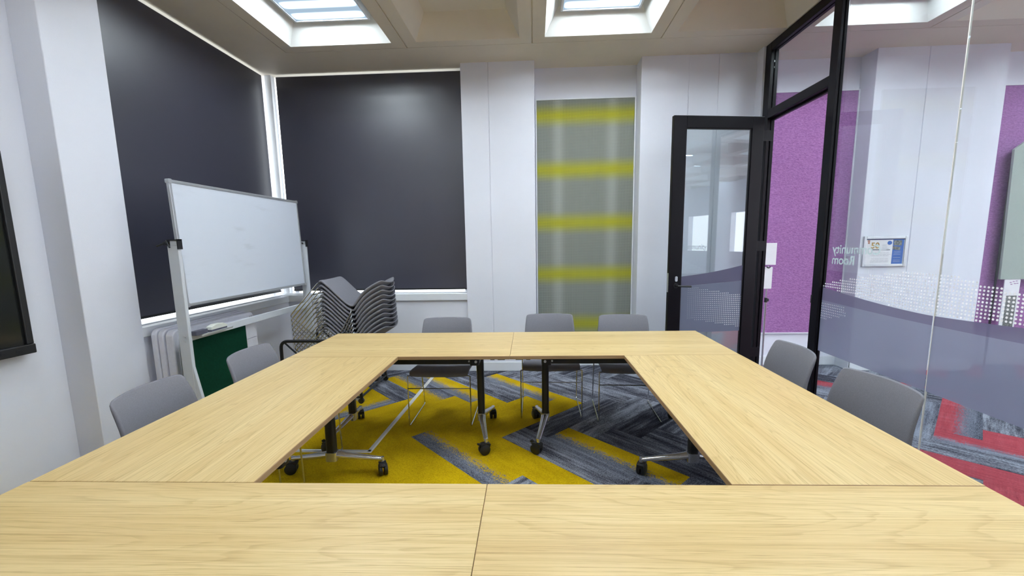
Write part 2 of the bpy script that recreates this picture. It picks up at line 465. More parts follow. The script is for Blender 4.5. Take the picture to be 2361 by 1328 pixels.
# ceiling: coffered soffit
PX = 1.217; CX0 = -1.827; CY0 = 3.74
def lit(ix, iy): return (ix + iy) % 2 == 0
def build_ceiling():
    mb = MB(); z = CZ; g = .006; hw = PX / 2; a = .49; ins = .115; dz = .2
    def q(p, mi=0): mb.add(p, [tuple(range(len(p)))], mi)
    nx, ny = 10, 9
    for ix in range(nx):
        for iy in range(ny):
            cx = CX0 + PX * ix; cy = CY0 - PX * iy
            o = [(cx - hw + g, cy - hw + g), (cx + hw - g, cy - hw + g), (cx + hw - g, cy + hw - g), (cx - hw + g, cy + hw - g)]
            n = [(cx - a, cy - a), (cx + a, cy - a), (cx + a, cy + a), (cx - a, cy + a)]
            t = [(cx - a + ins, cy - a + ins), (cx + a - ins, cy - a + ins), (cx + a - ins, cy + a - ins), (cx - a + ins, cy + a - ins)]
            p = [(cx - hw, cy - hw), (cx + hw, cy - hw), (cx + hw, cy + hw), (cx - hw, cy + hw)]
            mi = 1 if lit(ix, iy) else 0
            for k in range(4):
                l = (k + 1) % 4
                q([(*o[k], z), (*o[l], z), (*n[l], z), (*n[k], z)])
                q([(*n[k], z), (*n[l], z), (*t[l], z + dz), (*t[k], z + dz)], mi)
                q([(*o[k], z), (*o[l], z), (*o[l], z + .012), (*o[k], z + .012)])
                q([(*o[k], z + .012), (*o[l], z + .012), (*p[l], z + .012), (*p[k], z + .012)])
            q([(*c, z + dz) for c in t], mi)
    x0, x1 = CX0 - hw, CX0 + hw + PX * (nx - 1); y1, y0 = CY0 + hw, CY0 - hw - PX * (ny - 1)
    q([(-3.3, y0, z), (x0, y0, z), (x0, 5.2, z), (-3.3, 5.2, z)])
    q([(x0, y1, z), (x1, y1, z), (x1, 5.2, z), (x0, 5.2, z)])
    mb.box((-3.3, y0 - .2, z + .26), (x1, 5.2, z + .4))
    # closing faces where the grooves end, and the sides of the slab
    q([(x0, y0, z), (x0, y1, z), (x0, y1, z + .26), (x0, y0, z + .26)]); q([(x0, y1, z), (x1, y1, z), (x1, y1, z + .26), (x0, y1, z + .26)])
    mb.box((-3.32, y0 - .2, z), (-3.3, 5.22, z + .4)); mb.box((-3.3, 5.2, z), (x1, 5.22, z + .4))
    o = mb.build('ceiling', [M['ceiling'], M['coffer_lamplit']], fix=False)
    tag(o, 'beige coffered concrete ceiling', kind='structure')
build_ceiling()

# ceiling lights in the lit coffers; those out of view are added for light
def make_light():
    t = empty('ceiling_light')
    f = MB(); s = .352
    for a in (-1, 1):
        f.box((a * s, -s, -.006), (a * (s - .018), s, .05)); f.box((-s + .018, a * s, -.006), (s - .018, a * (s - .018), .05))
    f.box((-s, -s, .045), (s, s, .052))
    f.build('light_frame', M['white_gloss'], t)
    d = MB(); d.box((-s + .018, -s + .018, .004), (s - .018, s - .018, .010)); d.build('diffuser', M['diffuser'], t)
    return t
lab = {(0,0): 'lit fluorescent ceiling light above the dark blinds, leftmost in the photo', (2,0): 'lit fluorescent ceiling light in the coffer right of middle',
       (4,0): 'lit fluorescent ceiling light beyond the glass partition'}
first = None
for iy in range(9):
    for ix in range(10):
        if not lit(ix, iy) or (ix < 4 and iy > 2): continue
        o = make_light() if first is None else copy_tree(first)
        if first is None: first = o
        o.location = (CX0 + PX * ix, CY0 - PX * iy, CZ + .147)
        tag(o, lab.get((ix, iy), 'unseen fluorescent ceiling light in a coffer out of view, added for its light'), 'ceiling light', 'fluorescent lights in the ceiling coffers')

# back wall
def build_back_wall():
    mb = MB(); yb = 5.15
    mb.box((-3.2, 4.755, -.02), (-.77, yb, .83))                                   # apron under the window
    def pilaster(mb, bounds):                                                       # boards with fine grooves over a backing
        mb.box((bounds[0] + .002, YB + .007, 0), (bounds[-1] - .002, yb, CZ + .01))
        for k in range(len(bounds) - 1):
            a = bounds[k] + (.003 if k else 0); b = bounds[k + 1] - (.003 if k < len(bounds) - 2 else 0)
            off = .006 if (k == 1 and len(bounds) == 4) else 0
            mb.box((a, YB + off, 0), (b, yb - .01, CZ + .008))
    pilaster(mb, (-.77, -.476, .017)); pilaster(mb, (1.137, 1.627, 1.927, 2.41))
    mb.box((.017, YR, 0), (1.137, yb, CZ + .01))
    mb.box((XP - .02, 4.60, 0), (XP + .05, YB, CZ + .005))                          # nib beside the door post
    tag(mb.build('wall_back', M['wall'], bevel=.003, seg=1), 'white back wall with pilasters and a recess', kind='structure')
    mb = MB()
    for a, b in ((2.41, 3.50), (4.78, 5.92)): mb.box((a, YR, 0), (b, yb, CZ + .01))
    tag(mb.build('wall_corridor', M['wall'], bevel=.003, seg=1), 'white recessed corridor wall behind the purple panels', kind='structure')
    mb = MB(); pilaster(mb, (3.50, 4.008, 4.78))
    tag(mb.build('trim_4', M['wall'], bevel=.003, seg=1), 'white corridor pilaster carrying the framed notice', kind='structure')
    mb = MB(); mb.box((5.92, YB, 0), (9.7, yb, CZ + .01))
    tag(mb.build('trim_5', M['wall'], bevel=.003, seg=1), 'white corridor wall past the display board', kind='structure')
build_back_wall()
mb = MB()
mb.box((-3.2, 2.875, -.02), (-2.88, 4.9, .83)); mb.box((-3.25, 2.497, 0), (-2.85, 2.875, CZ + .01)); mb.box((-3.25, -2.7, 0), (XL, 2.497, CZ + .01))
mb.box((-3.2, 4.86, 0), (-3.1, 5.15, CZ))
tag(mb.build('wall_left', M['wall'], bevel=.003, seg=1), 'white left wall with a pilaster beside the window', kind='structure')
mb = MB(); mb.box((-3.25, -2.75, 0), (XP + .06, -2.6, CZ + .01))
tag(mb.build('wall_front', M['wall']), 'white wall behind the camera', kind='structure')
# outer walls of the library area, with a strip of windows
mb = MB()
mb.box((9.5, -7.1, 0), (9.7, 4.8, 1.05)); mb.box((9.5, -7.1, 2.35), (9.7, 4.8, CZ + .01))
for y in (-7.1, -4.9, -2.7, -.5, 1.7, 4.1): mb.box((9.5, y, 1.05), (9.7, y + .7, 2.35))
mb.box((XP, -7.2, 0), (9.7, -7.0, CZ + .01)); mb.box((XP - .05, -7.1, 0), (XP + .1, -2.62, CZ + .01))
tag(mb.build('wall_right', M['wall']), 'far library walls with a strip of windows', kind='structure')

# window sills, window frames, panes, corner post
sill = MB()
sill.box((-3.0, YB, .83), (-.77, 4.97, .908)); sill.box((-3.0, YB + .10, .908), (-.77, 4.97, .916))
tag(sill.build('trim_1', M['white_gloss'], bevel=.004), 'white window sill of the back window', kind='structure')
sill = MB(); sill.box((-3.10, 2.876, .83), (-2.855, YB - .005, .900)); sill.box((-3.10, 2.876, .900), (-2.95, YB - .005, .908))
tag(sill.build('trim_2', M['white_gloss'], bevel=.004), 'white window sill of the left window', kind='structure')
cp = MB(); cp.rbox((-3.00, 4.865, .80), (-2.925, 4.94, CZ + .004), .008)
tag(cp.build('trim_3', M['white_gloss'], smooth=True), 'white corner mullion between the two dark blinds', kind='structure')
def window(name, a, b, axis, label):
    """frame ring plus pane; axis 0: pane runs along y, axis 1: along x"""
    t = empty(name, (0, 0, 0)); f = MB(); w = .05
    z0, z1 = .84, CZ
    if axis == 1:
        y = 4.975
        f.box((a, y, z0), (b, y + .05, z0 + w)); f.box((a, y, z1 - w), (b, y + .05, z1)); f.box((a, y, z0 + w), (a + w, y + .05, z1 - w)); f.box((b - w, y, z0 + w), (b, y + .05, z1 - w))
        p = MB(); p.box((a + w - .004, y + .02, z0 + w - .004), (b - w + .004, y + .026, z1 - w + .004))
    else:
        x = -3.135
        f.box((x, a, z0), (x + .05, b, z0 + w)); f.box((x, a, z1 - w), (x + .05, b, z1)); f.box((x, a, z0 + w), (x + .05, a + w, z1 - w)); f.box((x, b - w, z0 + w), (x + .05, b, z1 - w))
        p = MB(); p.box((x + .02, a + w - .004, z0 + w - .004), (x + .026, b - w + .004, z1 - w + .004))
    f.build('window_frame', M['white_gloss'], t); p.build('window_pane', M['glass'], t)
    tag(t, label, kind='structure')
window('window_1', 2.88, 4.86, 0, 'left window behind a dark blind'); window('window_2', -2.92, -.78, 1, 'back window behind a dark blind')

# blinds
def blind(name_label, a, b, axis):
    t = empty('roller_blind', ((-3.0, (a + b) / 2, .9) if axis == 0 else ((a + b) / 2, 4.88, .9)))
    c = t.location
    def bx(m, u0, u1, d0, d1, z0, z1):
        if axis == 0: m.box((d0, u0 - c.y, z0 - c.z), (d1, u1 - c.y, z1 - c.z))
        else: m.box((u0 - c.x, -d1, z0 - c.z), (u1 - c.x, -d0, z1 - c.z))
    s = MB(); bx(s, a, b, -.001, .001, .955, CZ - .02); s.build('blind_fabric', M['blind'], t)
    r = MB(); bx(r, a, b, -.006, .006, .940, .957); r.build('bottom_bar', M['black_plastic'], t)
    tag(t, name_label, 'blind', 'dark roller blinds')
blind('dark charcoal roller blind on the left wall, behind the whiteboard', 2.878, 4.815, 0)
blind('dark charcoal roller blind on the back wall, behind the stacked chairs', -2.875, -.785, 1)

# skirting boards
sk = MB()
for a, b, y in ((-2.88, -.775, 4.755), (-.775, .02, YB), (.02, 1.135, YR), (1.135, XP - .03, YB)):
    sk.box((a, y - .016, 0), (b, y + .004, .105))
tag(sk.build('baseboard_back', M['white_gloss'], bevel=.003), 'white skirting along the back wall', kind='structure')
sk = MB()
for a, b, y in ((2.41, 3.50, YR), (3.485, 4.795, YB), (4.78, 5.92, YR)):
    sk.box((a, y - .016, 0), (b, y + .004, .105))
sk.box((3.484, YB - .016, 0), (3.5, YR, .105)); sk.box((4.78, YB - .016, 0), (4.796, YR, .105))
tag(sk.build('baseboard_right', M['white_gloss'], bevel=.003), 'white skirting in the corridor', kind='structure')

# wall panels in the recesses
def wall_panel(x0, x1, mat, lab, cat, name, lo=.39):
    t = empty(name, ((x0 + x1) / 2, YR, 0)); w = (x1 - x0) / 2; z0, z1 = lo, 3.04
    p = MB(); p.box((-w + .014, -.018, z0), (w - .014, -.001, z1 - .012)); p.build('panel_face', mat, t)
    f = MB(); f.box((-w, -.026, z0 - .012), (-w + .014, -.001, z1)); f.box((w - .014, -.026, z0 - .012), (w, -.001, z1)); f.box((-w + .014, -.026, z1 - .012), (w - .014, -.001, z1)); f.box((-w + .014, -.026, z0 - .012), (w - .014, -.001, z0))
    f.build('panel_frame', M['white_gloss'], t)
    tag(t, lab, cat)
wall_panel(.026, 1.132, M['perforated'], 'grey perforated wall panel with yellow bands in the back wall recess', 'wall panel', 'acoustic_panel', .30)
wall_panel(2.412, 3.497, M['purple'], 'purple textured wall panel seen through the open doorway', 'wall panel', 'felt_panel')
wall_panel(4.785, 5.915, M['purple'], 'purple textured wall panel at the right edge, behind the grey green display board', 'wall panel', 'felt_panel')

# ------------------------------------------------------------------ glass partition
def build_partition():
    t = empty('wall_partition', (XP, 0, 0)); tag(t, 'black framed glass partition with dotted frosted film and mirrored lettering', kind='structure')
    def part(nm, boxes, mat, par=t, bevel=.003):
        m = MB()
        for a, b in boxes: m.box((a[0] - XP, a[1], a[2]), (b[0] - XP, b[1], b[2]))
        return m.build(nm, mat, par, bevel=bevel, seg=1)
    d = .075
    part('post', [((XP, 4.50, 0), (XP + .032, 4.60, CZ)), ((XP + .032, 4.512, 0), (XP + .043, 4.60, CZ)), ((XP + .043, 4.50, 0), (XP + d, 4.60, CZ))], M['black_frame'])
    part('post', [((XP, 3.535, 0), (XP + .022, 3.625, CZ)), ((XP + .022, 3.545, 0), (XP + .03, 3.625, CZ)), ((XP + .03, 3.535, 0), (XP + .052, 3.625, CZ))], M['black_frame'])
    part('head_rail', [((XP, 3.625, CZ - .075), (XP + .034, 4.50, CZ)), ((XP + .034, 3.625, CZ - .065), (XP + .042, 4.50, CZ)), ((XP + .042, 3.625, CZ - .075), (XP + d, 4.50, CZ))], M['black_frame'])
    part('transom_bar', [((XP, 3.625, 2.655), (XP + d, 4.50, 2.735)), ((XP + .045, 3.625, 2.635), (XP + d, 4.50, 2.655))], M['black_frame'])
    part('transom_glass', [((XP + .04, 3.62, 2.73), (XP + .046, 4.505, CZ - .07))], M['glass'], bevel=0)
    part('lock_keep', [((XP - .004, 3.612, .93), (XP + .05, 3.628, 1.0))], M['black_metal'])
    XG = XP + .03
    pane = part('glass_pane', [((XG, 2.562, .004), (XG + .010, 3.545, CZ - .002))], M['glass'], bevel=0)
    pane2 = part('glass_pane', [((XG, -2.6, .004), (XG + .010, 2.556, CZ - .002))], M['glass'], bevel=0)
    part('glass_joint', [((XG + .0005, 2.5565, .004), (XG + .0095, 2.5615, CZ - .002))], M['cream'], bevel=0)
    part('floor_channel', [((XG - .006, -2.6, 0), (XG + .018, 3.535, .012))], M['alu'], bevel=0)
    # film: curves in (y, z)
    def bandtop(y):
        return 1.005 + .0 * y + .072 * max(0, (y - 2.6) / .95) ** 1.6 if y > 2.6 else 1.005 + .05 * min(1, (2.6 - y) / .9) ** 1.4
    def bandbot(y): return .948 + .02 * ((y - 2.5) / 1.0) ** 2
    def lens(y):
        if y > 2.75: return 1.25 - .155 * ((y - 2.75) / .8) ** 1.35
        if y > 2.45: return 1.25
        return max(bandtop(y) + .01, 1.25 - .06 * ((2.45 - y) / .35) ** .9)
    xf = XG - XP - .0012
    for k, (pn, y0, y1) in enumerate(((pane, 2.564, 3.532), (pane2, -2.59, 2.554))):
        m = MB(); n = 40
        ys = [y0 + (y1 - y0) * i / n for i in range(n + 1)]
        def strip(lo, hi, mi):
            vs = []
            for y in ys: vs += [(xf, y, lo(y)), (xf, y, hi(y))]
            m.add(vs, [(2 * i, 2 * i + 1, 2 * i + 3, 2 * i + 2) for i in range(n)], mi)
        strip(lambda y: .545 + (.09 * max(0, (y - 3.0) / .53) if y > 3.0 else 0) * 0, bandbot, 0)
        strip(bandbot, bandtop, 1)
        fo = m.build('frosted_film', [M['film'], M['film_dark']], pn, fix=False)
        fo['label'] = 'frosted lilac film across the lower glass'
        dm = MB(); p = .0202
        yy = max(y0, 1.4) + .012
        while yy < y1:
            zz = .60
            while zz < 1.27:
                if bandtop(yy) + .008 < zz < lens(yy): dm.disc((xf - .0006, yy, zz), .0062, 0, 8)
                elif yy > 3.24 and .80 + (3.54 - yy) * .28 < zz < bandbot(yy) - .012 and yy > 3.24 + (zz - .8) * .2: dm.disc((xf - .0006, yy, zz), .0052, 0, 8)
                zz += p
            yy += p
        dm.build('film_dots', M['dot'], pn, fix=False)
    # lettering on the outer side of the glass, so it reads mirrored from inside
    def lettering(body, y_end, z, size):
        cu = bpy.data.curves.new('txt', 'FONT'); cu.body = body; cu.size = size; cu.align_x = 'RIGHT'; cu.space_character = 1.0; cu.offset = .0016
        ob = bpy.data.objects.new('txt', cu); COL.objects.link(ob)
        bpy.context.view_layer.update()
        me = bpy.data.meshes.new_from_object(ob.evaluated_get(bpy.context.evaluated_depsgraph_get()))
        COL.objects.unlink(ob); bpy.data.objects.remove(ob)
        # outside reader looks towards -x : his right is +y
        for v in me.vertices: v.co = Vector((XG - XP + .0112, y_end + v.co.x, z + v.co.y))
        me.name = 'lettering'
        me.materials.clear(); me.materials.append(M['text_vinyl'])
        o = bpy.data.objects.new('lettering', me); COL.objects.link(o); o.parent = pane
        o['label'] = 'pale lettering on the glass'
    lettering('Community', 3.475, 1.352, .098); lettering('Room', 3.475, 1.268, .098)
build_partition()

# door leaf, open into the room
def build_door():
    A = Vector((1.325, 4.21, 0)); B = Vector((2.225, 4.347, 0)); D = (B - A); ang = math.atan2(D.y, D.x)
    t = empty('door_1', A, ang); tag(t, 'open glazed door with a black frame and lever handle', kind='structure')
    w, h, th = .912, 2.635, .045
    f = MB()
    f.box((0, 0, .012), (.128, th, h)); f.box((w - .122, 0, .012), (w, th, h))
    f.box((.128, 0, h - .112), (w - .122, th, h)); f.box((.128, 0, .012), (w - .122, th, .13))
    f.build('door_frame', M['black_frame'], t, bevel=.004)
    bead = MB(); a, b_, c, d_ = .128, w - .122, .13, h - .112
    for q in (((a, .012, c), (a + .008, .03, d_)), ((b_ - .008, .012, c), (b_, .03, d_)), ((a, .012, c), (b_, .03, c + .008)), ((a, .012, d_ - .008), (b_, .03, d_))): bead.box(*q)
    bead.build('glazing_bead', M['black_metal'], t)
    g = MB(); g.box((.125, .019, .127), (w - .119, .025, h - .109)); gl = g.build('door_glass', M['glass_door'], t)
    # film on the glass: a dusky band, dotted patch and a lower band
    x0, x1 = .136, w - .13
    m = MB(); n = 16
    def strip(lo, hi, mi):
        vs = []
        for i in range(n + 1):
            x = x0 + (x1 - x0) * i / n; vs += [(x, .0178, lo(i / n)), (x, .0178, hi(i / n))]
        m.add(vs, [(2 * i, 2 * i + 1, 2 * i + 3, 2 * i + 2) for i in range(n)], mi)
    strip(lambda s: 1.012 + .045 * s, lambda s: 1.112 + .10 * s - .012 * math.sin(PI * s), 1)
    strip(lambda s: .54, lambda s: 1.011 + .045 * s, 0)
    fo = m.build('frosted_film', [M['film'], M['film_dark']], gl, fix=False); fo['label'] = 'frosted lilac film band'
    dm = MB(); p = .0202; x = x0 + .06
    while x < x1 + .004:
        z = .57
        while z < 1.02:
            s = (x - x0) / (x1 - x0)
            if .70 - .12 * s < z < 1.03 - .12 * s and s > .12: dm.disc((x, .0172, z), .0015 + .0045 * min(1, s * 1.3), 1, 8)
            z += p
        x += p
    dm.build('film_dots', M['dot'], gl, fix=False)
    hd = MB(); hd.cyl((.075, -.004, 1.025), (.075, .001, 1.025), .026, 20); hd.tube(fillet([(.075, 0, 1.025), (.075, -.055, 1.025), (.205, -.055, 1.018)], .02), .0095, 10)
    hd.build('door_handle', M['black_metal'], t, smooth=True)
    lk = MB(); lk.rbox((.062, -.006, 1.065), (.088, .001, 1.118), .012, axis=1); lk.build('lock_cylinder', M['alu'], t, smooth=True)
    fp = MB(); fp.box((-.002, .010, .96), (.001, .034, 1.15)); fp.build('latch_plate', M['alu'], t)
    for z in (.25, 1.35, 2.42):
        hg = MB(); hg.cyl((w + .012, th, z), (w + .012, th, z + .10), .011, 14)
        hg.box((w - .002, th - .006, z), (w + .012, th, z + .10)); hg.box((w + .01, th - .004, z), (w + .125, th + .002, z + .10))
        hg.build('hinge', M['black_frame'], t)
build_door()

# ------------------------------------------------------------------ tables
def TF(x, y, z=0):
    c, s = math.cos(TPHI), math.sin(TPHI)
    return Vector((TX + c * x - s * y, TY + s * x + c * y, z))
def make_table(Ln=1.4988, Dp=.750):
    """origin on the floor under the middle; length along x, user side is -y"""
    t = empty('folding_table')
    a, b = Ln / 2, Dp / 2
    m = MB(); m.box((-a, -b, TOP - .023), (a, b, TOP))
    o = m.build('tabletop', [M['oak'], M['oak_edge']], t, bevel=.0015, seg=1)
    for p in o.data.polygons:
        if abs(p.normal.z) < .5: p.material_index = 1
    for e in (-1, 1):
        bm_ = MB(); bm_.box((-a + .21, e * .300 - .018, TOP - .072), (a - .21, e * .300 + .018, TOP - .0235)); bm_.build('cross_beam', M['black_metal'], t, bevel=.004)
    for s in (-1, 1):
        for u0, u1, v in ((.135, .105, -b + .05), (.085, .035, -b + .05), (.12, .03, b - .05)):
            clip = MB(); clip.rbox((s * (a - u0), v - .014, TOP - .037), (s * (a - u1), v + .014, TOP - .0235), .006); clip.build('linking_clip', M['black_plastic'], t)
    for s in (-1, 1):
        x = s * (a - .245)
        lg = MB(); lg.rbox((x - .026, -.030, .175), (x + .026, .030, TOP - .024), .018, n=5); lg.rbox((x - .030, -.33, TOP - .078), (x + .030, .33, TOP - .0235), .012, n=3)
        leg = lg.build('leg', M['black_metal'], t, smooth=True)
        for e, du in ((-1, .012), (-1, -.036), (1, .012)):
            bl = MB(); yy = e * (.331 if du > 0 else .318); bl.cyl((x + s * du, yy, TOP - .05), (x + s * du, yy + e * .008, TOP - .05), .009 if du > 0 else .006, 10); bl.build('bolt', M['alu'], leg)
        ft = MB()
        for e in (-1, 1):
            p0 = Vector((x, 0, .166)); p1 = Vector((x + s * .062, e * .295, .104))
            ft.tube([p0 + Vector((0, e * .0, .004)), p0.lerp(p1, .3), p0.lerp(p1, .7), p1], .02, 10, rads=[.031, .025, .020, .0165], flat=.75)
            ft.cyl(p1 + Vector((0, 0, .012)), p1 + Vector((0, 0, -.032)), .0125, 14)
        ft.rbox((x - .03, -.036, .128), (x + .03, .036, .185), .016, n=4)
        fo = ft.build('foot', M['polished'], t, smooth=True, angle=50); fo['label'] = 'polished metal foot'
        for e in (-1, 1):
            cx, cy = x + s * .062, e * .295; an = random.uniform(0, PI)
            R = Matrix.Translation((cx, cy, 0)) @ Matrix.Rotation(an, 4, 'Z')
            cs = MB()
            for k in (-1, 1):
                pts = []
                cs.tube([R @ Vector((k * .006, .014, .0375)), R @ Vector((k * .010, .014, .0375)), R @ Vector((k * .024, .014, .0375)), R @ Vector((k * .027, .014, .0375))], .037, 22, rads=[.034, .0375, .0375, .033])
            hood = [(-.020, .046), (.018, .048), (.034, .062), (.046, .074), (.030, .082), (-.010, .084), (-.028, .074)]
            cs.prism([(y, z) for y, z in hood], -.022, .022, axis=0, M=R)
            cs.prism([(.044, .070), (.064, .080), (.060, .088), (.036, .082)], -.010, .010, axis=0, M=R)
            cs.cyl(R @ Vector((0, 0, .06)), R @ Vector((0, 0, .086)), .014, 14)
            cs.build('castor', M['castor'], t, smooth=True, angle=40)
    return t
proto = make_table()
tabs = [((-.75, -.376), 0, 'oak topped folding table in the far row, left of its seam'), ((.75, -.376), 0, 'oak topped folding table in the far row, right of its seam'),
        ((-1.125, -1.4945), PI / 2, 'oak topped folding table forming the left side of the square'), ((1.125, -1.4945), -PI / 2, 'oak topped folding table forming the right side of the square'),
        ((-.752, -2.614), PI, 'oak topped folding table nearest the camera, left of the seam'), ((.748, -2.614), PI, 'oak topped folding table nearest the camera, right of the seam')]
for k, ((x, y), r, lb) in enumerate(tabs):
    o = proto if k == 0 else copy_tree(proto)
    o.location = TF(x, y); o.rotation_euler = (0, 0, r + TPHI)
    if k in (2, 3): o.scale = (1.4842 / 1.4988, 1, 1)
    tag(o, lb, 'table', 'tables pushed together into a hollow square')

# ------------------------------------------------------------------ chairs
def shell_mesh():
    prof = [(-.246, .418), (-.243, .436), (-.228, .447), (-.19, .449), (-.11, .444), (-.03, .437), (.045, .432), (.10, .432), (.136, .440),
            (.160, .462), (.171, .50), (.176, .56), (.183, .63), (.198, .70), (.222, .77), (.243, .823)]
    half = [.232, .236, .239, .240, .236, .238, .238, .236, .235, .234, .233, .231, .227, .222, .216, .210]
    nb = 9                                             # index where the back begins
    ws = [-1, -.97, -.90, -.75, -.5, -.25, 0, .25, .5, .75, .90, .97, 1]
    def pt(k, w):
        y, z = prof[k]; hw = half[k]
        tb = max(0, min(1, (k - 7.5) / 4))
        y2 = y - .055 * w * w * tb; z2 = z + (1 - tb) * .008 * abs(w) ** 3
        x = w * hw
        if k >= 14:                                    # rounded top corners
            e = max(0, (abs(w) - .88) / .12)
            z2 -= (.012 if k == 15 else .003) * e ** 2
        if k <= 1:
            e = max(0, (abs(w) - .9) / .1); y2 += .010 * e * e
        return Vector((x, y2, z2))
    def normal(k, w):
        k0, k1 = max(0, k - 1), min(len(prof) - 1, k + 1)
        dk = pt(k1, w) - pt(k0, w); w0, w1 = max(-1, w - .05), min(1, w + .05)
        dw = pt(k, w1) - pt(k, w0)
        return dw.cross(dk).normalized()
    def piece(ks):
        th = .0105; nw = len(ws); vs = []
        for side in (1, -1):
            for k in ks:
                for w in ws:
                    e = 1 if abs(w) < 1 else .55
                    if k in (0, len(prof) - 1): e *= .55
                    vs.append(pt(k, w) + normal(k, w) * th * side * e)
        nk = len(ks); fs = []; O = nk * nw
        for i in range(nk - 1):
            for j in range(nw - 1):
                a = i * nw + j; fs.append((a, a + 1, a + nw + 1, a + nw)); fs.append((O + a, O + a + nw, O + a + nw + 1, O + a + 1))
        rim = [(0, j) for j in range(nw)] + [(i, nw - 1) for i in range(1, nk)] + [(nk - 1, j) for j in range(nw - 2, -1, -1)] + [(i, 0) for i in range(nk - 2, 0, -1)]
        for q in range(len(rim)):
            a = rim[q][0] * nw + rim[q][1]; b = rim[(q + 1) % len(rim)]; b = b[0] * nw + b[1]
            fs.append((a, b, O + b, O + a))
        m = MB(); m.add(vs, fs); return m
    return piece(list(range(0, nb + 1))), piece(list(range(nb, len(prof))))
def make_chair():
    t = empty('stacking_chair')
    s, b = shell_mesh()
    so = s.build('seat', M['fabric'], t); bo = b.build('backrest', M['fabric'], t)
    for o in (so, bo):
        md = o.modifiers.new('sub', 'SUBSURF'); md.levels = 1; md.render_levels = 1
        shade(o.data, 80)
    r = .0052
    for k in (-1, 1):
        x = k * .2525
        f = MB()
        f.tube(fillet([(x, -.236, .425), (x, -.246, .006), (x, .252, .006), (x, .168, .40), (k * .238, .150, .426)], .028, 5), r, 8)
        f.tube(fillet([(x, -.236, .425), (k * .2, -.22, .428), (k * .1, -.17, .424)], .02, 4), r, 8)
        f.build('sled_leg', M['chrome'], t, smooth=True)
    st = MB(); st.tube([(-.2525, -.2445, .325), (.2525, -.2445, .325)], .0045, 8); st.build('stretcher', M['chrome'], t, smooth=True)
    ub = MB(); ub.tube([(-.238, .150, .4245), (-.10, .12, .4215), (.10, .12, .4215), (.238, .150, .4245)], .0045, 8); ub.build('seat_bar', M['chrome'], t, smooth=True)
    return t
chair = make_chair()
used = []
def put_chair(x, y, rz, label, group, z=0, tilt=0):
    o = copy_tree(chair) if used else chair
    used.append(1)
    o.location = (x, y, z); o.rotation_euler = (tilt, 0, rz)
    tag(o, label, 'chair', group)
GR = 'grey chairs around the tables'
put_chair(-.775, 3.455, .004, 'grey upholstered chair on the far side, left of the table seam', GR)
put_chair(.132, 3.607, -.003, 'grey upholstered chair on the far side, in front of the yellow banded panel', GR)
put_chair(.774, 3.535, -.03, 'grey upholstered chair on the far side, nearest the glass door', GR)
put_chair(-1.660, 1.871, 1.65, 'grey upholstered chair on the left side, nearer the camera', GR)
put_chair(-1.644, 2.552, 1.577, 'grey upholstered chair on the left side, in front of the green board', GR)
put_chair(1.388, 2.576, -1.596, 'grey upholstered chair on the right side, beside the open doorway', GR)
put_chair(1.405, 1.940, -1.49, 'grey upholstered chair on the right side, nearer the camera', GR)
ordn = ['topmost', 'second from the top', 'third from the top', 'fourth from the top', 'fifth from the top', 'sixth from the top', 'seventh from the top', 'eighth from the top', 'ninth from the top', 'tenth from the top', 'lowest']
for k in range(11):
    put_chair(-2.131 + .0018 * k, 4.05, -PI / 2 + .055, 'grey chair in the tilted stack by the window corner, ' + ordn[k], 'chairs in the tilted stack', .655 - .0440 * k, -.723)

# black tubular trolley under the stack
tr = empty('stacking_trolley', (-2.1, 4.05, 0))
tag(tr, 'black tubular trolley frame holding the tilted stack of grey chairs', 'trolley')
TA, TB = 3.715 - 4.05, 4.375 - 4.05
for y in (TA, TB):
    m = MB(); m.tube(fillet([(-.268, y, .045), (-.262, y, .598), (-.12, y, .600), (.43, y, .600), (.47, y, .045)], .07, 6), .0150, 10)
    m.tube([(-.225, y, .585), (.30, y, .075)], .008, 8); m.tube([(-.268, y, .06), (.468, y, .06)], .0115, 8)
    m.build('side_loop', M['black_metal'], tr, smooth=True)
for x in (-.268, .465):
    m = MB(); m.tube([(x, TA, .06), (x, TB, .06)], .0115, 8); m.build('base_rail', M['black_metal'], tr, smooth=True)
m = MB(); m.tube([(-.265, TA, .345), (-.265, TB, .345)], .009, 8); m.tube([(.12, TA, .06), (.12, TB, .06)], .009, 8)
for y in (-.16, .16): m.tube([(-.265, y, .345), (.12, y, .06)], .006, 8)
m.build('cradle', M['black_metal'], tr, smooth=True)
for x in (-.268, .465):
    for y in (TA, TB):
        m = MB(); m.tube([(x, y - .012, .026), (x, y + .012, .026)], .026, 16); m.cyl((x, y, .03), (x, y, .055), .008, 8); m.build('castor', M['castor'], tr, smooth=True)

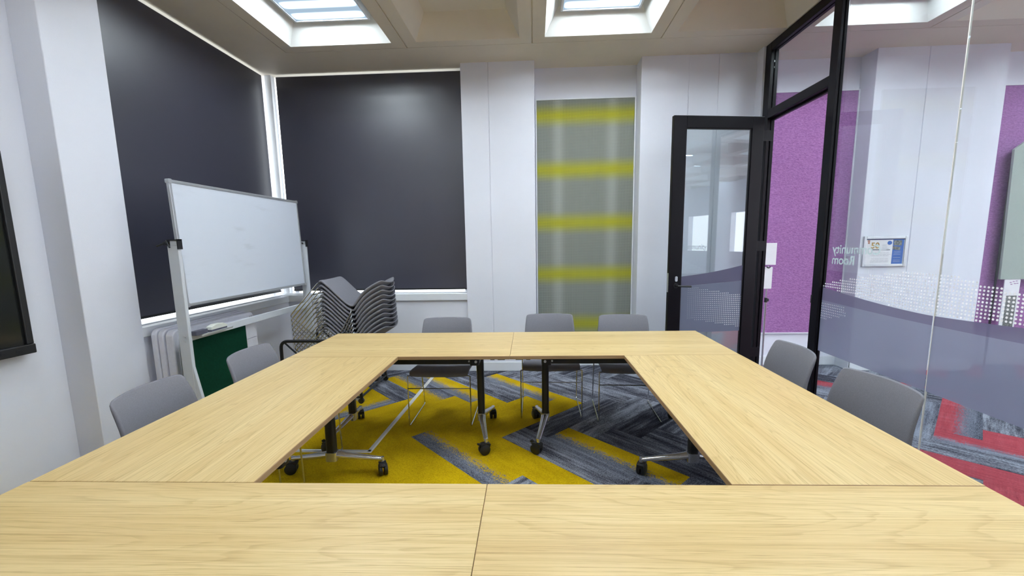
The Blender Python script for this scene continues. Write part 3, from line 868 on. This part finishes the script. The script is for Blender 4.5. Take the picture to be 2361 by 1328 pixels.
# ------------------------------------------------------------------ mobile whiteboard
def build_whiteboard():
    t = empty('mobile_whiteboard', (-2.50, 3.655, 0)); tag(t, 'mobile whiteboard on a pale grey stand in front of the left blind', 'whiteboard')
    y0, y1 = -.797, .785; tilt = Matrix.Translation((0, 0, 1.5)) @ Matrix.Rotation(math.radians(-1.6), 4, 'Y') @ Matrix.Translation((0, 0, -1.5))
    fr = MB(); w = .022; z0, z1 = 1.056, 1.944; d = .011
    fr.box((-d, y0, z0), (d, y0 + w, z1), M=tilt); fr.box((-d, y1 - w, z0), (d, y1, z1), M=tilt)
    fr.box((-d, y0 + w, z0), (d, y1 - w, z0 + w), M=tilt); fr.box((-d, y0 + w, z1 - w), (d, y1 - w, z1), M=tilt)
    fo = fr.build('board_frame', M['alu'], t, bevel=.004)
    bd = MB(); bd.box((-.006, y0 + w - .002, z0 + w - .002), (.007, y1 - w + .002, z1 - w + .002), M=tilt); bd.build('board_surface', M['whiteboard'], t)
    for yy in (y0, y1):
        for zz in (z0, z1):
            c = MB(); sy = 1 if yy < 0 else -1; sz = 1 if zz < 1.5 else -1
            c.rbox((-.0135, yy - sy * .004, zz - sz * .004), (.0135, yy + sy * .026, zz + sz * .026), .008, axis=0, M=tilt); c.build('corner_cap', M['alu'], t, smooth=True)
    for s, yy in ((-1, y0 - .030), (1, y1 + .030)):
        p = MB(); p.box((-.032, yy - .014, .09), (.045, yy + .014, 1.49))
        p.box((-.012, yy - .012, 1.49), (.043, yy + .012, 1.525))
        p.prism([(.044, .64), (.044, .30), (.115, .20), (.115, .24)], yy - .012, yy + .012, axis=1)
        po = p.build('post', M['white_metal'], t, bevel=.004)
        k = MB(); k.box((.0435, yy - .019, 1.465), (.052, yy + .019, 1.535)); k.box((-.026, yy - .018, 1.5255), (.052, yy + .019, 1.533)); k.box((-.045, yy - s * .012, 1.495), (.02, yy - s * .03, 1.51))
        k.cyl((-.03, yy, 1.505), (-.03, yy + s * .035, 1.505), .013, 12); k.tube([(-.03, yy + s * .03, 1.51), (-.085, yy + s * .035, 1.488)], .007, 8); k.tube([(-.03, yy + s * .02, 1.525), (.0, yy + s * .03, 1.478)], .006, 8)
        k.build('clamp', M['black_plastic'], t)
        for zz in (.815, .848):
            b = MB(); b.cyl((.012, yy + s * .012, zz), (.012, yy + s * .019, zz), .009, 12); b.build('bolt', M['alu'], po)
        f = MB(); f.prism([(-.30, .075), (.30, .075), (.30, .10), (.045, .125), (.045, .40), (-.045, .40), (-.045, .125), (-.30, .10)], yy - .017, yy + .017, axis=1); f.build('foot', M['white_metal'], t, bevel=.003)
        for x in (-.27, .27):
            c = MB(); c.tube([(x, yy - .012, .032), (x, yy + .012, .032)], .032, 18); c.cyl((x, yy, .04), (x, yy, .078), .010, 10); c.build('castor', M['castor'], t, smooth=True)
    r = MB(); r.box((-.014, y0 - .016, .806), (.014, y1 + .016, .862)); r.build('cross_rail', M['white_metal'], t, bevel=.003)
    tray = MB(); tray.prism([(.0135, .838), (.085, .836), (.092, .850), (.086, .850), (.080, .842), (.0135, .844)], y0 + .03, y0 + .34, axis=1); tray.build('pen_tray', M['white_metal'], t)
build_whiteboard()
er = empty('whiteboard_eraser', (-2.446, 3.07, .848)); tag(er, 'pale curved whiteboard eraser on the pen tray', 'eraser')
m = MB(); m.prism([(-.085, .012), (.085, .012), (.078, .030), (.04, .046), (-.03, .048), (-.078, .034)], -.024, .024, axis=0, M=Matrix.Rotation(0, 4, 'Z')); m.build('eraser_body', M['eraser'], er, bevel=.003)
m = MB(); m.box((-.022, -.08, .0), (.022, .08, .012)); m.build('eraser_felt', M['eraser_dark'], er)
m = MB(); m.rbox((-.022, -.058, 0), (.022, .058, .03), .008); o = m.build('whiteboard_eraser', M['eraser_dark'], smooth=True); o.location = (-2.446, 2.90, .848)
tag(o, 'dark felt whiteboard eraser on the pen tray beside the near post', 'eraser')

# green display board behind the rail
g = empty('pin_board', (-2.56, 3.25, 0)); tag(g, 'green felt display board with a white edge leaning behind the whiteboard rail', 'display board')
m = MB(); m.box((-.009, -.37, .03), (.006, .285, .80)); m.build('felt_panel', M['green'], g)
m = MB(); m.box((-.012, .285, .0), (.010, .425, .66)); m.box((-.012, .285, .664), (.010, .425, .825)); m.build('side_frame', M['white_plastic'], g, bevel=.002)
m = MB(); m.box((-.012, -.385, .0), (.009, -.37, .825)); m.box((-.012, -.37, .80), (.009, .285, .825)); m.box((-.012, -.37, 0), (.009, .285, .03)); m.build('edge_trim', M['white_plastic'], g)

# three folded white tables under the left window
def folded(x, w, y0, y1, z1, lab):
    t = empty('folded_table', (x, (y0 + y1) / 2, 0)); h = (y1 - y0) / 2
    m = MB(); m.rbox((-w / 2, -h, .0), (w / 2, h, z1), .055, axis=0, n=6); m.build('table_panel', M['white_plastic'], t, smooth=False, bevel=.010, seg=3)
    m = MB(); m.rbox((w / 2 - .002, -h + .035, .04), (w / 2 + .004, h - .035, z1 - .04), .05, axis=0, n=5); m.build('panel_rim', M['white_plastic'], t, bevel=.003)
    m = MB(); m.rbox((w / 2 + .001, h - .07, z1 - .055), (w / 2 + .008, h - .035, z1 - .035), .006, axis=0); m.build('latch', M['inkgrey'], t)
    tag(t, lab, 'folded table', 'folded white plastic tables')
folded(-2.802, .044, 2.90, 3.83, .885, 'folded white plastic table nearest the wall under the left window')
folded(-2.750, .044, 2.90, 3.82, .880, 'folded white plastic table in the middle of three under the left window')
folded(-2.684, .064, 2.90, 3.80, .872, 'folded white plastic table on the room side of three under the left window')

# wall screen at the left edge
tv = empty('wall_screen', (XL, 1.33, 1.43)); tag(tv, 'black flat screen on the left wall, cut by the picture edge', 'screen')
m = MB(); h = .97; z0, z1 = -.555, .60
m.box((.012, -h, z0 + .055), (.070, -h + .035, z1)); m.box((.012, h - .035, z0 + .055), (.070, h, z1)); m.box((.012, -h + .035, z1 - .03), (.070, h - .035, z1)); m.box((.012, -h, z0), (.078, h, z0 + .055))
m.box((.012, -h + .02, z0 + .02), (.03, h - .02, z1 - .01))
m.build('bezel', M['black_plastic'], tv, bevel=.005)
m = MB(); m.box((.03, -h + .033, z0 + .053), (.055, h - .033, z1 - .028)); m.build('display', M['screen'], tv)
m = MB(); m.box((.0, -.35, -.25), (.014, .35, .3)); m.build('wall_bracket', M['black_metal'], tv)
for k in range(2):
    m = MB(); m.rbox((.0775, h - .10 - .07 * k, z0 + .018), (.0795, h - .075 - .07 * k, z0 + .034), .004, axis=0); m.build('control_button', M['black_metal'], tv)

# white floor cable cover, bent once
m = MB()
def seg(p, q, w=.019):
    p, q = Vector((*p, 0)), Vector((*q, 0)); d = (q - p).normalized(); nrm = Vector((-d.y, d.x, 0)); r = []
    prof = [(-w, 0), (-w * .6, .008), (w * .6, .008), (w, 0)]
    vs = [p + nrm * a + Vector((0, 0, b)) for a, b in prof] + [q + nrm * a + Vector((0, 0, b)) for a, b in prof]
    m.add(vs, [(0, 1, 5, 4), (1, 2, 6, 5), (2, 3, 7, 6), (0, 4, 7, 3), (0, 3, 2, 1), (4, 5, 6, 7)])
seg((-1.200, 2.785), (-1.145, 4.60)); seg((-2.0, 2.805), (-1.185, 2.800))
tag(m.build('cable_cover', M['cover']), 'white cable cover running across the yellow carpet under the left tables', 'cable cover')

# ------------------------------------------------------------------ corridor things
# framed notice on the far pilaster
n = empty('framed_notice', (3.754, YB, 1.316)); tag(n, 'silver framed notice with a golden 50 and a blue strip on the corridor pilaster', 'notice')
hw, hh = .226, .162; fw = .028
m = MB()
for a in (-1, 1):
    m.box((a * hw, -.018, -hh), (a * (hw - fw), .0, hh)); m.box((-hw + fw, -.018, a * hh), (hw - fw, .0, a * (hh - fw)))
m.build('frame', M['alu'], n, bevel=.004)
p = MB(); p.box((-hw + fw - .002, -.009, -hh + fw - .002), (hw - fw + .002, -.002, hh - fw + .002)); sheet = p.build('printed_sheet', M['paper'], n)
iw, ih = hw - fw, hh - fw
def sx_(u): return -iw + 2 * iw * u
def sz_(v): return ih - 2 * ih * v
def rect(mb, u0, v0, u1, v1, y=-.0096, skew=0):
    mb.add([(sx_(u0), y, sz_(v0)), (sx_(u1), y, sz_(v0 + skew)), (sx_(u1), y, sz_(v1 + skew)), (sx_(u0), y, sz_(v1))], [(0, 1, 2, 3)])
q = MB(); rect(q, .70, 0.0, .985, 1.0); q.build('blue_strip', M['blue'], sheet, fix=False)
q = MB(); rect(q, .0, -.0, 1.0, .035, -.0098); q.build('top_rule', M['navy'], sheet, fix=False)
q = MB(); rect(q, .72, .06, .93, .26, -.0100, .01); rect(q, .70, .29, .90, .42, -.0101, .04); q.build('photographs', M['photo'], sheet, fix=False)
q = MB()
q.add([(sx_(.615) + .024 * math.cos(2 * PI * k / 20), -.0100, sz_(.16) + .021 * math.sin(2 * PI * k / 20)) for k in range(20)], [tuple(range(20))]); q.build('blue_seal', M['blue'], sheet, fix=False)
q = MB(); rect(q, .035, .05, .10, .10); rect(q, .05, .11, .095, .19); q.build('crest', M['brownprint'], sheet, fix=False)
q = MB()
for v in (.44, .55, .61, .66, .79, .86, .91): 
    u = .12 + random.uniform(0, .06)
    while u < .62:
        l = random.uniform(.05, .16); rect(q, u, v, min(.66, u + l), v + .012); u += l + .015
for u0, u1, v in ((.42, .54, .24), (.42, .56, .31), (.42, .60, .37), (.42, .64, .43)): rect(q, u0, v, u1, v + .016)
for v in (.50, .56, .62, .74, .84, .90): rect(q, .74, v, .92, v + .012, -.0099)
q.build('small_print', M['inkgrey'], sheet, fix=False)
q = MB(); rect(q, .14, .41, .36, .435); rect(q, .55, .425, .64, .45); q.build('bold_lines', M['ink'], sheet, fix=False)
cu = bpy.data.curves.new('txt', 'FONT'); cu.body = '50'; cu.size = .088; cu.offset = .0022
ob = bpy.data.objects.new('txt', cu); COL.objects.link(ob); bpy.context.view_layer.update()
me = bpy.data.meshes.new_from_object(ob.evaluated_get(bpy.context.evaluated_depsgraph_get())); COL.objects.unlink(ob); bpy.data.objects.remove(ob)
for v_ in me.vertices: v_.co = Vector((sx_(.13) + v_.co.x, -.0102, sz_(.37) + v_.co.y))
me.name = 'numerals'; me.materials.clear(); me.materials.append(M['gold'])
o = bpy.data.objects.new('numerals', me); COL.objects.link(o); o.parent = sheet

# leaflet stand in the doorway
ls = empty('leaflet_stand', (2.535, 4.70, 0)); tag(ls, 'slim chrome floor stand with two white sign holders behind the door post', 'sign stand')
m = MB(); m.cyl((0, 0, .01), (0, 0, .80), .011, 12); m.cyl((0, 0, .80), (.0, 0, 1.18), .008, 12); m.build('pole', M['chrome'], ls, smooth=True)
m = MB(); m.tube([(0, 0, 0), (0, 0, .012)], .15, 32, rads=[.15, .145]); m.build('base', M['alu'], ls, smooth=True)
m = MB(); m.cyl((0, 0, .78), (0, 0, .83), .016, 12); m.box((.012, -.006, .79), (.03, .006, .82)); m.build('height_clamp', M['black_plastic'], ls)
m = MB(); m.tube(fillet([(-.02, -.012, 1.17), (.0, -.02, 1.155), (.02, -.012, 1.17)], .01), .006, 8); m.build('hook', M['black_plastic'], ls)
for z0, z1 in ((1.19, 1.425), (.93, 1.165)):
    m = MB(); m.box((-.12, -.012, z0), (.075 if z0 > 1 else .045, -.004, z1)); m.box((-.12, -.004, z1 - .02), (.08 if z0 > 1 else .05, .01, z1)); m.build('sign_holder', M['paper'], ls, bevel=.002)

# grey-green display board and white poster at the right edge
db = empty('display_board', (5.55, 4.84, 0)); tag(db, 'grey green display board on thin black legs at the right edge', 'display board')
m = MB(); m.prism([(-.46, .99), (.34, .99), (.34, 2.44), (-.40, 2.44), (-.50, 2.36)], -.012, .012, axis=1); m.build('board_panel', M['grey_green'], db)
for x in (-.475, .30): 
    m = MB(); m.cyl((x, .02, .0), (x, .02, 2.30), .010, 10); m.box((x - .01, -.02, .0), (x + .01, .06, .02)); m.build('leg', M['black_metal'], db)
po = empty('poster', (5.187, 4.80, .73)); tag(po, 'white poster with a dark picture hanging below the grey green board', 'poster')
m = MB(); m.box((-.080, -.004, -.27), (.080, .004, .26)); m.build('poster_sheet', M['paper'], po)
m = MB(); m.box((-.045, -.0055, -.27), (.062, -.0042, .085)); m.build('poster_picture', M['photo'], po)
m = MB()
for k, (u, v) in enumerate(((-.03, .225), (.0, .235), (.03, .24), (-.02, .205), (.015, .212), (.04, .216))): m.box((u, -.0052, v), (u + .02, -.0042, v + .007))
m.build('poster_print', M['purple'], po)

# ------------------------------------------------------------------ camera
f, hc, pitch, roll, yaw = 969.934, 1.4763, 0.1367, -0.0160, -0.0479
cam = bpy.data.cameras.new('camera'); co = bpy.data.objects.new('camera', cam); COL.objects.link(co)
cy, sy = math.cos(yaw), math.sin(yaw)
fwd0 = Vector((sy, cy, 0)); right0 = Vector((cy, -sy, 0)); up0 = Vector((0, 0, 1))
fwd = math.cos(pitch) * fwd0 - math.sin(pitch) * up0; up = math.sin(pitch) * fwd0 + math.cos(pitch) * up0
r_ = math.cos(roll) * right0 + math.sin(roll) * up; u_ = -math.sin(roll) * right0 + math.cos(roll) * up
co.matrix_world = Matrix(((r_.x, u_.x, -fwd.x, 0), (r_.y, u_.y, -fwd.y, 0), (r_.z, u_.z, -fwd.z, hc), (0, 0, 0, 1)))
cam.sensor_fit = 'HORIZONTAL'; cam.sensor_width = 36; cam.lens = f / W * 36
cam.shift_x = -6.43 / W; cam.shift_y = 28.09 / W
cam.clip_start = .02
sc.camera = co

# ------------------------------------------------------------------ daylight, view
wd = bpy.data.worlds.new('sky'); sc.world = wd; wd.use_nodes = True
bg = wd.node_tree.nodes['Background']; bg.inputs[0].default_value = (.95, .97, 1.0, 1); bg.inputs[1].default_value = 5.0
sc.view_settings.view_transform = 'Standard'; sc.view_settings.look = 'None'
sc.view_settings.gamma = 1; sc.view_settings.use_curve_mapping = False
sc.view_settings.exposure = -0.13
cy_ = sc.cycles
cy_.use_denoising = True; cy_.max_bounces = 12; cy_.diffuse_bounces = 7; cy_.glossy_bounces = 5; cy_.transparent_max_bounces = 16
cy_.sample_clamp_indirect = 6; cy_.caustics_reflective = False; cy_.caustics_refractive = False
